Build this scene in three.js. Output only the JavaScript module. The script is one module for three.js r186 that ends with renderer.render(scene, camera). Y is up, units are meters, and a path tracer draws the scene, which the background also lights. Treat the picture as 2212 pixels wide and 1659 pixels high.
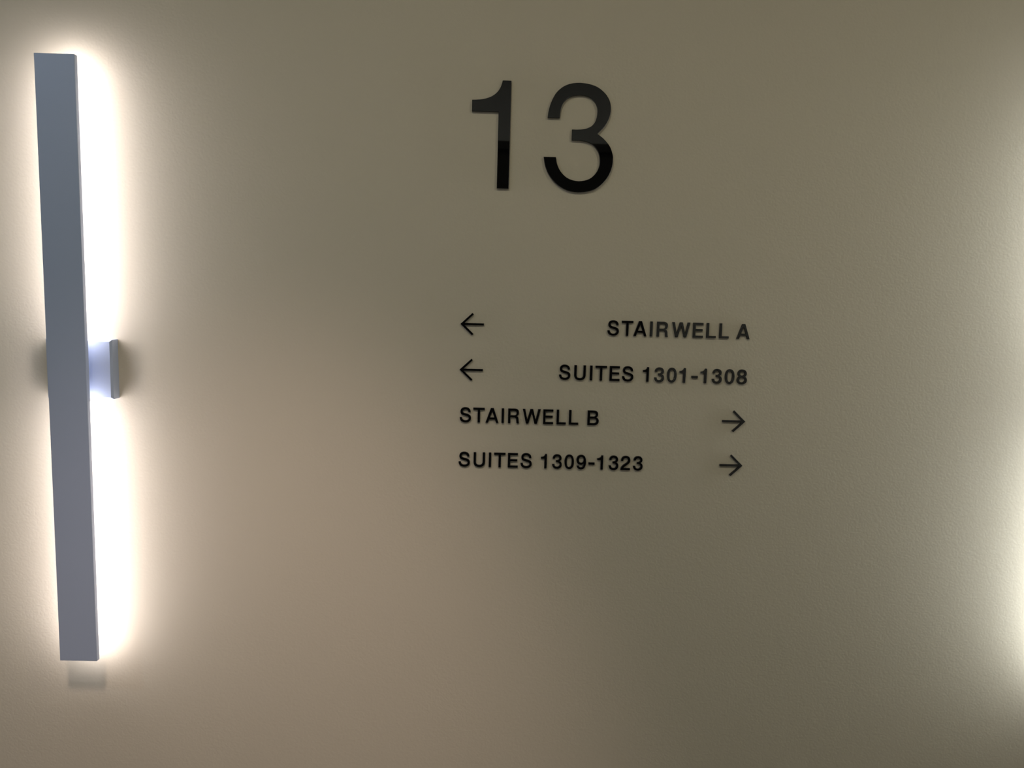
import * as THREE from 'three';
import { RoundedBoxGeometry } from 'three/addons/geometries/RoundedBoxGeometry.js';
import { mergeGeometries, toCreasedNormals } from 'three/addons/utils/BufferGeometryUtils.js';
import { RectAreaLightUniformsLib } from 'three/addons/lights/RectAreaLightUniformsLib.js';

RectAreaLightUniformsLib.init();

// ------------------------------------------------------------------ camera, sky, exposure
// One "row" is the pitch of the directory lines on the wall; ROW_0 is the height of the first line.
const ROW = 0.0722, ROW_0 = 1.5496;
const wx = (x) => x * ROW, wy = (y) => ROW_0 + y * ROW;

const scene = new THREE.Scene();
scene.background = new THREE.Color(0x000000);               // closed room: no sky is seen

const camera = new THREE.PerspectiveCamera(2 * THREE.MathUtils.radToDeg(Math.atan(829.5 / 1662)), 2212 / 1659, 0.02, 40);
camera.rotation.order = 'YXZ';
camera.position.set(wx(0.80033), wy(0.69798), 16.83433 * ROW);
camera.rotation.set(...[-6.74752, -1.22318, 1.59775].map(THREE.MathUtils.degToRad));
scene.add(camera);

const renderer = new THREE.WebGLRenderer({ antialias: true });
renderer.toneMapping = THREE.LinearToneMapping;
renderer.toneMappingExposure = 1.0;
renderer.shadowMap.enabled = true;

const LIGHT = {
  ceiling: { color: new THREE.Color().setRGB(1.0, 0.94, 0.69), intensity: 143 },
  ceilingCool: { color: new THREE.Color().setRGB(0.76, 0.90, 1.08), gain: 1.2 },
  sconce: { color: new THREE.Color().setRGB(1.0, 0.92, 0.92), intensity: 31, ends: 3.2 },
  sconceRight: { color: new THREE.Color().setRGB(0.96, 1.0, 0.98), gain: 3.3 },
};

const SPOT = { x: -0.2, z: 1.15, half: 22, intensity: 3.8, aim: [-0.36, 0.58], color: new THREE.Color().setRGB(1.0, 0.76, 0.68) };

// ------------------------------------------------------------------ small helpers
const taken = new Map();
function numbered(name) {
  const n = taken.get(name) ?? 0;
  taken.set(name, n + 1);
  return n ? `${name}_${String(n).padStart(3, '0')}` : name;
}
function mesh(name, geometry, material, parent = scene) {
  const m = new THREE.Mesh(geometry, material);
  m.name = parent === scene ? numbered(name) : name;
  m.castShadow = m.receiveShadow = true;
  parent.add(m);
  return m;
}
function tag(o, label, category, group) {
  o.userData.label = label;
  o.userData.category = category;
  if (group) o.userData.group = group;
  return o;
}
function struct(name, geometry, material) {
  const m = mesh(name, geometry, material);
  m.userData.kind = 'structure';
  return m;
}
function box(w, h, d, x, y, z) { return new THREE.BoxGeometry(w, h, d).translate(x, y, z); }
function random(seed) {
  let s = seed >>> 0;
  return () => { s = (s + 0x6d2b79f5) >>> 0; let t = Math.imul(s ^ (s >>> 15), 1 | s); t = (t + Math.imul(t ^ (t >>> 7), 61 | t)) ^ t; return ((t ^ (t >>> 14)) >>> 0) / 4294967296; };
}
// tiling value noise, several octaves; returns Float32Array in 0..1
function noise(size, octaves, seed) {
  const out = new Float32Array(size * size), rnd = random(seed);
  let total = 0;
  for (const [cells, weight] of octaves) {
    const g = new Float32Array(cells * cells).map(() => rnd());
    total += weight;
    for (let y = 0; y < size; y++) {
      const v = (y / size) * cells, y0 = Math.floor(v), fy = v - y0, sy = fy * fy * (3 - 2 * fy), a = (y0 % cells) * cells, b = ((y0 + 1) % cells) * cells;
      for (let x = 0; x < size; x++) {
        const u = (x / size) * cells, x0 = Math.floor(u), fx = u - x0, sx = fx * fx * (3 - 2 * fx), x1 = (x0 + 1) % cells;
        const p = g[a + x0] + (g[a + x1] - g[a + x0]) * sx, q = g[b + x0] + (g[b + x1] - g[b + x0]) * sx;
        out[y * size + x] += weight * (p + (q - p) * sy);
      }
    }
  }
  return out.map((v) => v / total);
}
function texture(values, size, paint, srgb) {
  const data = new Uint8Array(size * size * 4);
  values.forEach((v, i) => { const c = paint(v, i); data.set([c[0], c[1], c[2], 255], i * 4); });
  const t = new THREE.DataTexture(data, size, size);
  t.wrapS = t.wrapT = THREE.RepeatWrapping;
  t.magFilter = THREE.LinearFilter;
  t.minFilter = THREE.LinearMipmapLinearFilter;
  t.generateMipmaps = true;
  if (srgb) t.colorSpace = THREE.SRGBColorSpace;
  t.needsUpdate = true;
  return t;
}
// uv in tiles of `tile` metres across the two largest directions of each face
function metreUV(g, tile) {
  const p = g.attributes.position, n = g.attributes.normal, uv = new Float32Array(p.count * 2);
  for (let i = 0; i < p.count; i++) {
    const ax = Math.abs(n.getX(i)), ay = Math.abs(n.getY(i)), az = Math.abs(n.getZ(i));
    const [u, v] = az >= ax && az >= ay ? [p.getX(i), p.getY(i)] : ay >= ax ? [p.getX(i), p.getZ(i)] : [p.getZ(i), p.getY(i)];
    uv[i * 2] = u / tile; uv[i * 2 + 1] = v / tile;
  }
  g.setAttribute('uv', new THREE.BufferAttribute(uv, 2));
  return g;
}

// ------------------------------------------------------------------ materials
const rollerBump = texture(noise(1024, [[230, 1], [120, 0.7], [40, 0.35]], 7), 1024, (v) => [v * 255, v * 255, v * 255]);
const carpetNoise = texture(noise(512, [[256, 1], [90, 0.8], [12, 0.4]], 21), 512, (v) => [140 + v * 50, 134 + v * 48, 124 + v * 46], true);
const powderBump = texture(noise(512, [[200, 1], [90, 0.6]], 33), 512, (v) => [v * 255, v * 255, v * 255]);
const rgb = (r, g, b) => new THREE.Color().setRGB(r, g, b);

const M = {
  wall: new THREE.MeshStandardMaterial({ name: 'eggshell_paint', color: rgb(0.66, 0.60, 0.49), roughness: 0.75, bumpMap: rollerBump, bumpScale: 0.00017 }),
  wallOpposite: new THREE.MeshStandardMaterial({ name: 'cool_grey_paint', color: rgb(0.64, 0.68, 0.74), roughness: 0.8, bumpMap: rollerBump, bumpScale: 0.00017 }),
  ceiling: new THREE.MeshStandardMaterial({ name: 'ceiling_paint', color: rgb(0.75, 0.72, 0.66), roughness: 0.9 }),
  floor: new THREE.MeshStandardMaterial({ name: 'carpet', map: carpetNoise, roughness: 1 }),
  baseboard: new THREE.MeshStandardMaterial({ name: 'baseboard_paint', color: rgb(0.6, 0.57, 0.5), roughness: 0.5 }),
  door: new THREE.MeshStandardMaterial({ name: 'dark_door_paint', color: rgb(0.014, 0.014, 0.015), roughness: 0.6 }),
  sconce: new THREE.MeshStandardMaterial({ name: 'silver_powder_coat', color: rgb(0.50, 0.58, 0.77), metalness: 0.2, roughness: 0.45, bumpMap: powderBump, bumpScale: 0.00003 }),
  steel: new THREE.MeshStandardMaterial({ name: 'brushed_steel', color: rgb(0.6, 0.6, 0.6), metalness: 1, roughness: 0.35 }),
  glow: new THREE.MeshStandardMaterial({ name: 'led_diffuser', color: rgb(0.85, 0.85, 0.82), roughness: 0.6, emissive: LIGHT.sconce.color, emissiveIntensity: 2 }),
  lens: new THREE.MeshStandardMaterial({ name: 'downlight_lens', color: rgb(0.85, 0.85, 0.82), roughness: 0.6, emissive: LIGHT.ceiling.color, emissiveIntensity: 3 }),
  lensCool: new THREE.MeshStandardMaterial({ name: 'cool_downlight_lens', color: rgb(0.85, 0.85, 0.85), roughness: 0.6, emissive: LIGHT.ceilingCool.color, emissiveIntensity: 3 }),
  trim: new THREE.MeshStandardMaterial({ name: 'white_trim', color: rgb(0.8, 0.8, 0.78), roughness: 0.5 }),
  acrylic: new THREE.MeshPhysicalMaterial({ name: 'gloss_black_acrylic', color: rgb(0.0035, 0.0035, 0.0038), roughness: 0.02, ior: 1.75 }),
  cutEdge: new THREE.MeshStandardMaterial({ name: 'satin_black_cut_edge', color: rgb(0.006, 0.006, 0.006), roughness: 0.5 }),
};
const LETTER = [M.acrylic, M.cutEdge];                       // polished face, satin cut edge

// ------------------------------------------------------------------ the room
const X0 = -3.2, X1 = 4.0, DEPTH = 2.0, HIGH = 2.6, T = 0.12;
const wide = X1 - X0, midX = (X0 + X1) / 2;
struct('wall_back', metreUV(box(wide, HIGH, T, midX, HIGH / 2, -T / 2), 0.5), M.wall);
// the wall opposite, behind the camera, with a doorway
const D0 = -0.11, D1 = 0.70, DTOP = 2.21;
struct('wall_front', metreUV(mergeGeometries([
  box(D0 - X0, HIGH, T, (D0 + X0) / 2, HIGH / 2, DEPTH + T / 2),
  box(X1 - D1, HIGH, T, (D1 + X1) / 2, HIGH / 2, DEPTH + T / 2),
  box(D1 - D0, HIGH - DTOP, T, (D0 + D1) / 2, (HIGH + DTOP) / 2, DEPTH + T / 2),
]), 0.5), M.wallOpposite);
struct('wall_left', metreUV(box(T, HIGH, DEPTH + 2 * T, X0 - T / 2, HIGH / 2, DEPTH / 2), 0.5), M.wall);
struct('wall_right', metreUV(box(T, HIGH, DEPTH + 2 * T, X1 + T / 2, HIGH / 2, DEPTH / 2), 0.5), M.wall);
struct('floor', metreUV(box(wide + 2 * T, 0.1, DEPTH + 2 * T, midX, -0.05, DEPTH / 2), 0.4), M.floor);
struct('ceiling', box(wide + 2 * T, 0.1, DEPTH + 2 * T, midX, HIGH + 0.05, DEPTH / 2), M.ceiling);
struct('baseboard_back', new RoundedBoxGeometry(wide, 0.1, 0.014, 2, 0.003).translate(midX, 0.05, 0.007), M.baseboard);
struct('baseboard_front', mergeGeometries([
  new RoundedBoxGeometry(D0 - 0.04 - X0, 0.1, 0.014, 2, 0.003).translate((D0 - 0.04 + X0) / 2, 0.05, DEPTH - 0.007),
  new RoundedBoxGeometry(X1 - D1 - 0.04, 0.1, 0.014, 2, 0.003).translate((D1 + 0.04 + X1) / 2, 0.05, DEPTH - 0.007),
]), M.baseboard);
{
  const door = new THREE.Group();
  door.name = 'door_1';
  door.position.set((D0 + D1) / 2, 0, DEPTH);
  door.userData.kind = 'structure';
  scene.add(door);
  const w = D1 - D0, f = 0.03;
  mesh('door_frame', mergeGeometries([box(f, DTOP, T, -w / 2 + f / 2, DTOP / 2, T / 2), box(f, DTOP, T, w / 2 - f / 2, DTOP / 2, T / 2), box(w - 2 * f, f, T, 0, DTOP - f / 2, T / 2)]), M.door, door);
  const panel = mesh('door_panel', new RoundedBoxGeometry(w - 2 * f - 0.004, DTOP - f - 0.008, 0.045, 2, 0.002).translate(0, (DTOP - f) / 2, 0.06), M.door, door);
  const lever = mergeGeometries([
    new THREE.CylinderGeometry(0.026, 0.026, 0.008, 32).rotateX(Math.PI / 2).translate(w / 2 - 0.1, 1.0, 0.034),
    new THREE.CylinderGeometry(0.009, 0.009, 0.05, 20).rotateX(Math.PI / 2).translate(w / 2 - 0.1, 1.0, 0.01),
    new THREE.CapsuleGeometry(0.009, 0.11, 6, 16).rotateZ(Math.PI / 2).translate(w / 2 - 0.15, 1.0, -0.012),
  ]);
  mesh('handle', lever, M.steel, panel);
}

// ------------------------------------------------------------------ recessed ceiling downlights (above the picture; they light the lobby)
function makeDownlight() {
  const g = new THREE.Group();
  const ring = new THREE.LatheGeometry([[0.050, -0.002], [0.052, -0.006], [0.064, -0.008], [0.070, -0.005], [0.071, 0]].map((p) => new THREE.Vector2(...p)), 48);
  const trim = mesh('trim_ring', ring, M.trim, g);
  trim.material.side = THREE.DoubleSide;
  mesh('lens', new THREE.CylinderGeometry(0.051, 0.051, 0.003, 48).translate(0, -0.0016, 0), M.lens, g);
  const l = new THREE.RectAreaLight(LIGHT.ceiling.color, LIGHT.ceiling.intensity, 0.09, 0.09);
  l.name = 'downlight_lamp';
  l.position.y = -0.009;
  l.rotation.x = -Math.PI / 2;
  g.add(l);
  return g;
}
const downlight = makeDownlight();
[
  [-0.24, 1.1, 'round white recessed ceiling downlight above the left wall lamp'],
  [1.0, 1.1, 'round white recessed ceiling downlight near the right wall lamp'],
  [-1.5, 1.2, 'round white recessed ceiling downlight far left, past the left wall lamp'],
].forEach(([x, z, label], i) => {
  const d = i ? downlight.clone() : downlight;
  if (i === 2) d.traverse((o) => { if (o.isRectAreaLight) { o.color.copy(LIGHT.ceilingCool.color); o.intensity *= LIGHT.ceilingCool.gain; } else if (o.name === 'lens') o.material = M.lensCool; });   // a cooler tube
  d.name = numbered('ceiling_downlight');
  d.position.set(x, HIGH, z);
  scene.add(tag(d, label, 'ceiling light', 'recessed downlights in the lobby ceiling'));
});

{
  // an adjustable spot aimed at the wall: its pool of light brightens the lower left of the wall
  const t = new THREE.Group();
  const ring = new THREE.LatheGeometry([[0.060, -0.002], [0.061, -0.006], [0.072, -0.007], [0.080, -0.004], [0.081, 0]].map((p) => new THREE.Vector2(...p)), 48);
  mesh('trim_ring', ring, M.trim, t);
  mesh('lens', new THREE.CylinderGeometry(0.061, 0.061, 0.003, 48).translate(0, -0.0016, 0), M.lens, t);
  const l = new THREE.SpotLight(SPOT.color, SPOT.intensity, 0, THREE.MathUtils.degToRad(SPOT.half), 1, 2);
  l.name = 'spot_lamp';
  l.shadow.radius = 4.5;
  l.position.set(0, -0.086, 0);
  l.target.position.set(SPOT.aim[0] - SPOT.x, SPOT.aim[1] - HIGH, -SPOT.z);
  l.target.name = 'spot_aim';
  t.add(l, l.target);
  t.name = numbered('ceiling_spotlight');
  t.position.set(SPOT.x, HIGH, SPOT.z);
  scene.add(tag(t, 'white recessed ceiling spotlight behind the downlights, aimed at the lower left of the wall', 'ceiling light'));
}

// ------------------------------------------------------------------ linear wall sconces
function makeSconce() {
  const g = new THREE.Group();                       // origin: centre of the canopy on the wall, +z into the room
  const W = 0.797 * ROW, H = 12.67 * ROW, FRONT = 0.76 * ROW, CHANNEL = 0.0078, MOUNT = 0.0098;
  const CW = 1.40 * ROW, CH = 1.28 * ROW, CD = 0.29 * ROW;
  const back = FRONT - CHANNEL;
  // canopy: box with a 3 mm chamfer round its front
  const c = 0.003, cs = new THREE.Shape();
  cs.moveTo(-CW / 2, -CH / 2); cs.lineTo(CW / 2, -CH / 2); cs.lineTo(CW / 2, CH / 2); cs.lineTo(-CW / 2, CH / 2); cs.closePath();
  const canopy = new THREE.ExtrudeGeometry(cs, { depth: CD - c, bevelEnabled: true, bevelThickness: c, bevelSize: c, bevelOffset: -c, bevelSegments: 1 });
  // the bevel at the wall side is pressed flat so that the canopy sits square on the wall
  const cp = canopy.attributes.position;
  for (let i = 0; i < cp.count; i++) if (cp.getZ(i) < -1e-6) { cp.setZ(i, 0); }
  for (let i = 0; i < cp.count; i++) if (cp.getZ(i) < 1e-6) { cp.setXYZ(i, Math.sign(cp.getX(i)) * CW / 2, Math.sign(cp.getY(i)) * CH / 2, 0); }
  mesh('canopy', metreUV(toCreasedNormals(canopy, 0.3), 0.06), M.sconce, g);
  mesh('neck', metreUV(new RoundedBoxGeometry(0.016, 0.030, FRONT - MOUNT - 0.0015 - CD, 2, 0.001).translate(0, 0, (CD + FRONT - MOUNT - 0.0015) / 2), 0.06), M.sconce, g);
  mesh('mounting_block', metreUV(new RoundedBoxGeometry(W - 0.0012, CH, MOUNT - 0.002, 2, 0.0006).translate(0, 0, FRONT - 0.002 - (MOUNT - 0.002) / 2), 0.06), M.sconce, g);
  // front bar: a shallow channel, closed at the ends
  const r = 0.0007;
  mesh('light_bar', metreUV(new RoundedBoxGeometry(W, H, CHANNEL, 2, r).translate(0, 0, FRONT - CHANNEL / 2), 0.06), M.sconce, g);
  // LED diffusers on the back: a ridge above and a ridge below the canopy
  const foot = 0.0062, top = 0.0012, dp = 0.0086, lean = Math.atan2(dp, foot - top), face = Math.hypot(dp, foot - top);
  function strip(intensity, width, height, x, y, z, dx, dy, dz) {       // a lamp just in front of a glowing face, shining along (dx, dy, dz)
    const l = new THREE.RectAreaLight(LIGHT.sconce.color, intensity, width, height), n = new THREE.Vector3(dx, dy, dz).normalize();
    l.name = 'led_strip_lamp';
    l.position.set(x, y, z).addScaledVector(n, 0.0008);
    if (Math.abs(dy) > 0.01) l.rotation.set(Math.atan2(dy, -dz), 0, 0); else l.rotation.y = Math.atan2(-dx, -dz);
    g.add(l);
  }
  function ridges(len, y, base) {
    const p = new THREE.Shape([[-foot, 0], [foot, 0], [top, dp], [-top, dp]].map((q) => new THREE.Vector2(...q)));
    return new THREE.ExtrudeGeometry(p, { depth: len, bevelEnabled: false }).translate(0, 0, -len / 2).rotateX(-Math.PI / 2).translate(0, y, base);   // depth runs towards the wall
  }
  const out = Math.sin(lean), down = -Math.cos(lean);
  const endWall = H / 2 - 0.003, wedge = 0.009, endHalf = 0.008, gap = CH / 2 + 0.001, len = endWall - wedge - gap, power = LIGHT.sconce.intensity;
  for (const s of [1, -1]) {
    const y = s * (gap + len / 2), e = endWall * s;
    const wp = new THREE.Shape([[0, 0], [wedge, 0], [0, dp]].map((q) => new THREE.Vector2(...q)));
    const cap = new THREE.ExtrudeGeometry(wp, { depth: 2 * endHalf, bevelEnabled: false }).translate(0, 0, -endHalf).rotateY(-Math.PI / 2).rotateX(-Math.PI / 2);      // slope faces up and towards the wall
    if (s < 0) cap.rotateZ(Math.PI);
    cap.translate(0, e - s * wedge, back);
    mesh('diffuser', mergeGeometries([ridges(len, y, back), cap]), M.glow, g);
    for (const side of [1, -1]) strip(power, face, len, side * (foot + top) / 2, y, back - dp / 2, side * out, 0, down);
    strip(power * LIGHT.sconce.ends, 2 * endHalf, Math.hypot(wedge, dp), 0, e - s * wedge / 2, back - dp / 2, 0, s * dp, -wedge);
  }
  return g;
}
const sconce = makeSconce();
sconce.name = numbered('wall_sconce');
sconce.position.set(wx(-8.115), wy(-1.174), 0);
scene.add(tag(sconce, 'slim blue-grey linear wall lamp with halo glow, left of the black lettering', 'wall lamp', 'linear wall lamps flanking the lettering'));
const second = sconce.clone();
second.name = numbered('wall_sconce');
second.position.x = wx(14.8);
second.traverse((o) => { if (o.isRectAreaLight) { o.color.copy(LIGHT.sconceRight.color); o.intensity *= LIGHT.sconceRight.gain; } });
scene.add(tag(second, 'slim linear wall lamp just past the right edge, glowing onto the wall', 'wall lamp', 'linear wall lamps flanking the lettering'));

// ------------------------------------------------------------------ raised characters: outlines in cap heights, base line at y = 0
const OUTLINE = {
  I: [0.168, 'M0 0 L.168 0 L.168 1 L0 1 Z'],
  T: [0.775, 'M.303 0 L.472 0 L.472 .857 L.775 .857 L.775 1 L0 1 L0 .857 L.303 .857 Z'],
  E: [0.69, 'M0 0 L.69 0 L.69 .14 L.168 .14 L.168 .44 L.645 .44 L.645 .576 L.168 .576 L.168 .86 L.68 .86 L.68 1 L0 1 Z'],
  L: [0.645, 'M0 0 L.645 0 L.645 .142 L.168 .142 L.168 1 L0 1 Z'],
  A: [0.885, 'M0 0 L.178 0 L.25 .222 L.633 .222 L.705 0 L.885 0 L.542 1 L.343 1 Z', 'M.295 .357 L.588 .357 L.4425 .805 Z'],
  W: [1.215, 'M0 1 L.23 0 L.41 0 L.6075 .765 L.805 0 L.985 0 L1.215 1 L1.043 1 L.893 .265 L.702 1 L.513 1 L.322 .265 L.172 1 Z'],
  U: [0.78, 'M0 1 L0 .35 C0 .11 .15 -.015 .39 -.015 C.63 -.015 .78 .11 .78 .35 L.78 1 L.612 1 L.612 .36 C.612 .19 .53 .13 .39 .13 C.25 .13 .168 .19 .168 .36 L.168 1 Z'],
  R: [0.77, 'M0 0 L.168 0 L.168 .4 L.39 .4 C.5 .4 .55 .355 .555 .24 C.56 .15 .555 .06 .585 0 L.77 0 C.728 .07 .73 .17 .722 .28 C.715 .39 .68 .455 .585 .49 C.68 .53 .735 .62 .735 .735 C.735 .9 .63 1 .45 1 L0 1 Z', 'M.168 .86 L.168 .54 L.42 .54 C.52 .54 .568 .59 .568 .7 C.568 .81 .52 .86 .42 .86 Z'],
  B: [0.78, 'M0 0 L.45 0 C.65 0 .775 .11 .775 .285 C.775 .41 .71 .5 .595 .535 C.67 .575 .715 .645 .715 .745 C.715 .9 .62 1 .43 1 L0 1 Z', 'M.168 .86 L.168 .588 L.4 .588 C.5 .588 .55 .635 .55 .725 C.55 .815 .5 .86 .4 .86 Z', 'M.168 .452 L.168 .14 L.43 .14 C.545 .14 .605 .195 .605 .3 C.605 .405 .545 .452 .43 .452 Z'],
  0: [0.645, 'M.3225 -.015 C.53 -.015 .645 .17 .645 .4875 C.645 .805 .53 .99 .3225 .99 C.115 .99 0 .805 0 .4875 C0 .17 .115 -.015 .3225 -.015 Z', 'M.3225 .125 C.215 .125 .162 .25 .162 .4875 C.162 .725 .215 .85 .3225 .85 C.43 .85 .483 .725 .483 .4875 C.483 .25 .43 .125 .3225 .125 Z'],
  1: [0.41, 'M.242 0 L.41 0 L.41 .985 L.285 .985 C.26 .85 .17 .785 0 .78 L0 .662 L.242 .662 Z'],
  2: [0.665, 'M0 0 L.66 0 L.66 .145 L.207 .145 C.225 .215 .29 .26 .415 .345 C.55 .44 .66 .53 .66 .7 C.66 .875 .54 .99 .34 .99 C.14 .99 .02 .86 .015 .64 L.178 .64 C.18 .78 .235 .85 .335 .85 C.43 .85 .488 .795 .488 .695 C.488 .58 .41 .525 .26 .42 C.09 .3 .01 .2 0 0 Z'],
  3: [0.665, 'M0 .31 C0 .11 .13 -.015 .33 -.015 C.54 -.015 .665 .1 .665 .285 C.665 .41 .605 .495 .505 .527 C.58 .56 .632 .625 .632 .73 C.632 .89 .51 .99 .33 .99 C.15 .99 .03 .88 .022 .69 L.182 .69 C.185 .79 .24 .85 .33 .85 C.42 .85 .472 .8 .472 .72 C.472 .63 .41 .583 .31 .583 L.255 .583 L.255 .452 L.32 .452 C.44 .452 .502 .395 .502 .295 C.502 .19 .435 .125 .33 .125 C.225 .125 .165 .195 .162 .31 Z'],
  8: [0.69, 'M.345 -.015 C.555 -.015 .69 .1 .69 .27 C.69 .385 .635 .465 .545 .51 C.615 .555 .655 .62 .655 .715 C.655 .88 .53 .99 .345 .99 C.16 .99 .035 .88 .035 .715 C.035 .62 .075 .555 .145 .51 C.055 .465 0 .385 0 .27 C0 .1 .135 -.015 .345 -.015 Z',
    'M.345 .578 C.25 .578 .195 .635 .195 .715 C.195 .8 .25 .855 .345 .855 C.44 .855 .495 .8 .495 .715 C.495 .635 .44 .578 .345 .578 Z', 'M.345 .122 C.235 .122 .165 .185 .165 .282 C.165 .38 .235 .442 .345 .442 C.455 .442 .525 .38 .525 .282 C.525 .185 .455 .122 .345 .122 Z'],
  9: [0.66, 'M.028 .235 C.045 .08 .15 -.015 .32 -.015 C.54 -.015 .66 .17 .66 .515 C.66 .82 .55 .99 .325 .99 C.13 .99 0 .85 0 .645 C0 .44 .12 .31 .3 .31 C.385 .31 .445 .34 .495 .405 C.485 .21 .43 .125 .32 .125 C.25 .125 .2 .165 .187 .235 Z', 'M.325 .445 C.228 .445 .167 .52 .167 .648 C.167 .775 .228 .85 .325 .85 C.422 .85 .482 .775 .482 .648 C.482 .52 .422 .445 .325 .445 Z'],
  S: [0.77, 'M0 .338 C0 .11 .145 -.015 .39 -.015 C.625 -.015 .77 .1 .77 .29 C.77 .45 .68 .525 .46 .58 L.335 .612 C.24 .636 .205 .67 .205 .74 C.205 .825 .27 .875 .375 .875 C.495 .875 .57 .815 .578 .69 L.737 .69 C.73 .9 .595 1.015 .375 1.015 C.17 1.015 .043 .9 .043 .725 C.043 .575 .125 .505 .32 .457 L.45 .425 C.565 .397 .605 .36 .605 .28 C.605 .185 .525 .125 .39 .125 C.25 .125 .165 .2 .16 .338 Z'],
  '-': [0.42, 'M0 .325 L.42 .325 L.42 .475 L0 .475 Z'],
};
function trace(path, target) {
  for (const [, op, rest] of path.matchAll(/([MLCZ])([^MLCZ]*)/g)) {
    const v = rest.trim().split(/[\s,]+/).filter(Boolean).map(Number);
    if (op === 'M') target.moveTo(v[0], v[1]);
    else if (op === 'L') target.lineTo(v[0], v[1]);
    else if (op === 'C') target.bezierCurveTo(...v);
    else target.closePath();
  }
  return target;
}
function raised(shape, scale, depth, bevel) {
  const g = new THREE.ExtrudeGeometry(shape, { depth: (depth - 2 * bevel) / scale, curveSegments: 14, bevelEnabled: true, bevelThickness: bevel / scale, bevelSize: bevel / scale, bevelOffset: -bevel / scale, bevelSegments: 1 });
  g.translate(0, 0, bevel / scale).scale(scale, scale, scale);
  return toCreasedNormals(g, 0.3);
}
const CAP = 0.3273 * ROW, THICK = 0.0032;
const glyphs = {};
function glyph(ch) {
  if (!glyphs[ch]) {
    const [w, outer, ...holes] = OUTLINE[ch], shape = trace(outer, new THREE.Shape());
    for (const h of holes) shape.holes.push(trace(h, new THREE.Path()));
    glyphs[ch] = { w, g: raised(shape, CAP, THICK, 0.0003) };
  }
  return glyphs[ch];
}
const WORDS = ['zero', 'one', 'two', 'three', 'four', 'five', 'six', 'seven', 'eight', 'nine'];
const ORDER = ['first', 'second', 'third', 'fourth'];
// each line: its text, the middle of each character along the wall (in rows), and the row it stands on
const LINES = [
  ['STAIRWELL A', 0, [3.339, 3.647, 3.93, 4.175, 4.421, 4.827, 5.204, 5.495, 5.779, 6.203]],
  ['SUITES 1301-1308', 1, [2.312, 2.647, 2.893, 3.112, 3.413, 3.703, 4.102, 4.4, 4.678, 4.915, 5.184, 5.382, 5.68, 5.962, 6.235]],
  ['STAIRWELL B', 2, [0.15, 0.446, 0.74, 0.975, 1.217, 1.612, 1.981, 2.271, 2.545, 2.979]],
  ['SUITES 1309-1323', 3, [0.145, 0.478, 0.715, 0.932, 1.226, 1.523, 1.915, 2.211, 2.483, 2.751, 2.983, 3.172, 3.476, 3.741, 4.021]],
];
for (const [text, row, middles] of LINES) {
  const called = text.startsWith('S') && text.includes('-') ? `${row === 1 ? 'upper' : 'lower'} SUITES line` : `${text} line`;
  const chars = [...text].filter((c) => c !== ' '), seen = {};
  chars.forEach((ch, i) => {
    const { w, g } = glyph(ch), many = chars.filter((c) => c === ch).length > 1, nth = (seen[ch] = (seen[ch] ?? 0) + 1);
    const kind = ch === '-' ? 'hyphen' : /\d/.test(ch) ? 'digit' : 'letter';
    const o = mesh(kind, g, LETTER);
    o.position.set(wx(middles[i]) - w * CAP / 2, wy(-row) - CAP / 2, 0);
    const what = kind === 'hyphen' ? 'small raised black hyphen' : `${many ? ORDER[nth - 1] + ' ' : ''}small raised black ${kind} ${kind === 'digit' ? WORDS[ch] : ch}`;
    tag(o, `${what} in the ${called} on the wall`, kind, `raised characters of the line ${text}`);
  });
}

// ------------------------------------------------------------------ arrows
{
  const shape = (s) => {
    const pts = [[0, 0], [0.257, -0.244], [0.287, -0.212], [0.086, -0.0215], [0.513, -0.0215], [0.513, 0.0215], [0.086, 0.0215], [0.287, 0.212], [0.257, 0.244]].map(([x, y]) => [s * x, s * y]);
    return new THREE.Shape(pts.map((q) => new THREE.Vector2(...q)));
  };
  const left = raised(shape(1), ROW, THICK, 0.0003), right = raised(shape(-1), ROW, THICK, 0.0003);
  for (const [geometry, x, row, way, text] of [[left, 0, 0, 'left', 'STAIRWELL A line'], [left, 0, 1, 'left', 'upper SUITES line'], [right, 6.371, 2, 'right', 'STAIRWELL B line'], [right, 6.371, 3, 'right', 'lower SUITES line']]) {
    const o = mesh('arrow', geometry, LETTER);
    o.position.set(wx(x), wy(-row), 0);
    tag(o, `small raised black arrow pointing ${way} beside the ${text} on the wall`, 'arrow', 'raised direction arrows beside the wall lines');
  }
}

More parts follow.
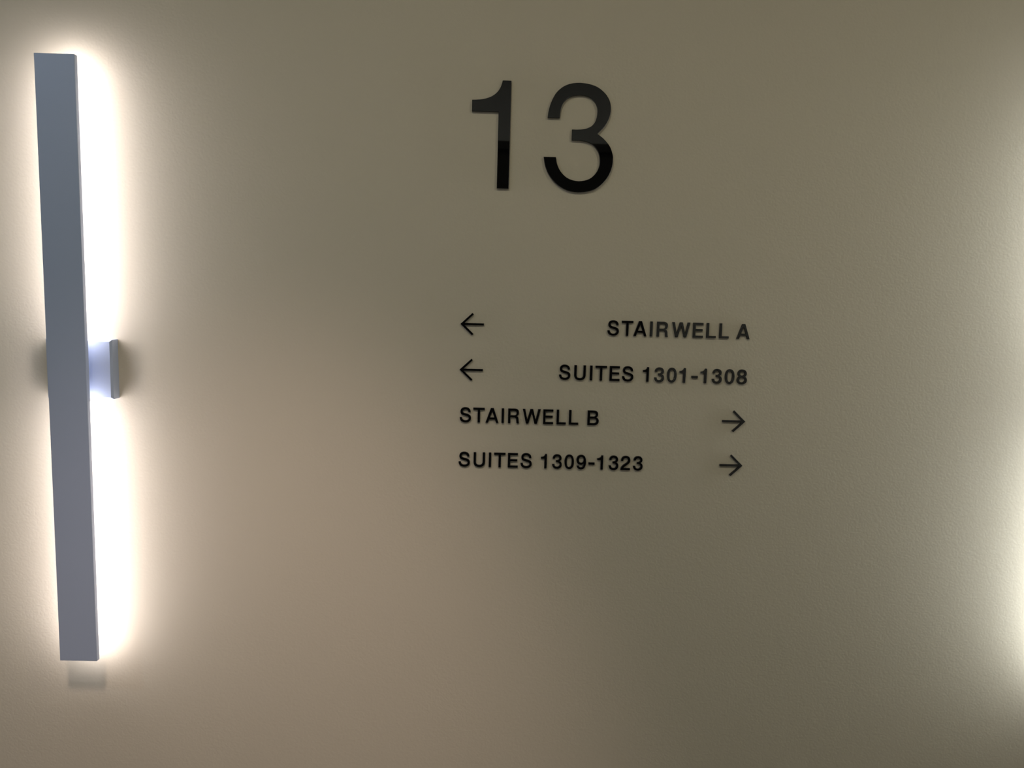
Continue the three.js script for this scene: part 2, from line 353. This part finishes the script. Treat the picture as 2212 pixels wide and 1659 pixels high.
// ------------------------------------------------------------------ the large floor number, traced in rows
{
  const BIG = 0.0045;
  const one = new THREE.Shape();
  one.moveTo(0.155, 4.478); one.lineTo(0.715, 4.478); one.lineTo(0.715, 2.905); one.lineTo(0.969, 2.905); one.lineTo(0.969, 5.118); one.lineTo(0.786, 5.118);
  one.bezierCurveTo(0.745, 4.85, 0.55, 4.712, 0.155, 4.708); one.closePath();
  const edges = [
    [[1.754, 4.396], [1.777, 4.566], [1.837, 4.752], [1.95, 4.94], [2.144, 5.075], [2.413, 5.123], [2.717, 5.075], [2.913, 4.96], [3.039, 4.806], [3.083, 4.638], [3.065, 4.453], [2.974, 4.265], [2.82, 4.092]],
    [[2.82, 4.092], [2.953, 4.0], [3.087, 3.855], [3.158, 3.695], [3.174, 3.577], [3.155, 3.398], [3.067, 3.191], [2.897, 3.005], [2.707, 2.908], [2.46, 2.873], [2.223, 2.906], [2.009, 3.018], [1.842, 3.186], [1.739, 3.381], [1.697, 3.588]],
    [[1.957, 3.588], [1.991, 3.435], [2.08, 3.279], [2.23, 3.155], [2.447, 3.104], [2.665, 3.148], [2.806, 3.262], [2.881, 3.405], [2.894, 3.547], [2.861, 3.702], [2.766, 3.840], [2.635, 3.915], [2.457, 3.944], [2.279, 3.944]],
    [[2.279, 4.167], [2.433, 4.170], [2.592, 4.198], [2.717, 4.272], [2.787, 4.398], [2.805, 4.56], [2.781, 4.675], [2.713, 4.777], [2.598, 4.849], [2.422, 4.874], [2.232, 4.840], [2.108, 4.746], [2.034, 4.605], [2.01, 4.396]],
  ].map((pts) => new THREE.SplineCurve(pts.map((p) => new THREE.Vector2(...p))).getPoints(48));
  const three = new THREE.Shape(edges.flatMap((pts, i) => (i === 1 ? pts.slice(1) : pts)));
  for (const [shape, x, y, n] of [[one, 0.155, 2.905, 1], [three, 1.697, 2.873, 3]]) {
    const g = raised(shape, ROW, BIG, 0.0004).translate(-x * ROW, -y * ROW, 0);
    const o = mesh('digit', g, LETTER);
    o.position.set(wx(x), wy(y), 0);
    tag(o, `large glossy black raised numeral ${n === 1 ? 'one' : 'three'} high on the wall, ${n === 1 ? 'first' : 'second'} digit of the floor number`, 'digit', 'large floor number on the wall');
  }
}

renderer.render(scene, camera);
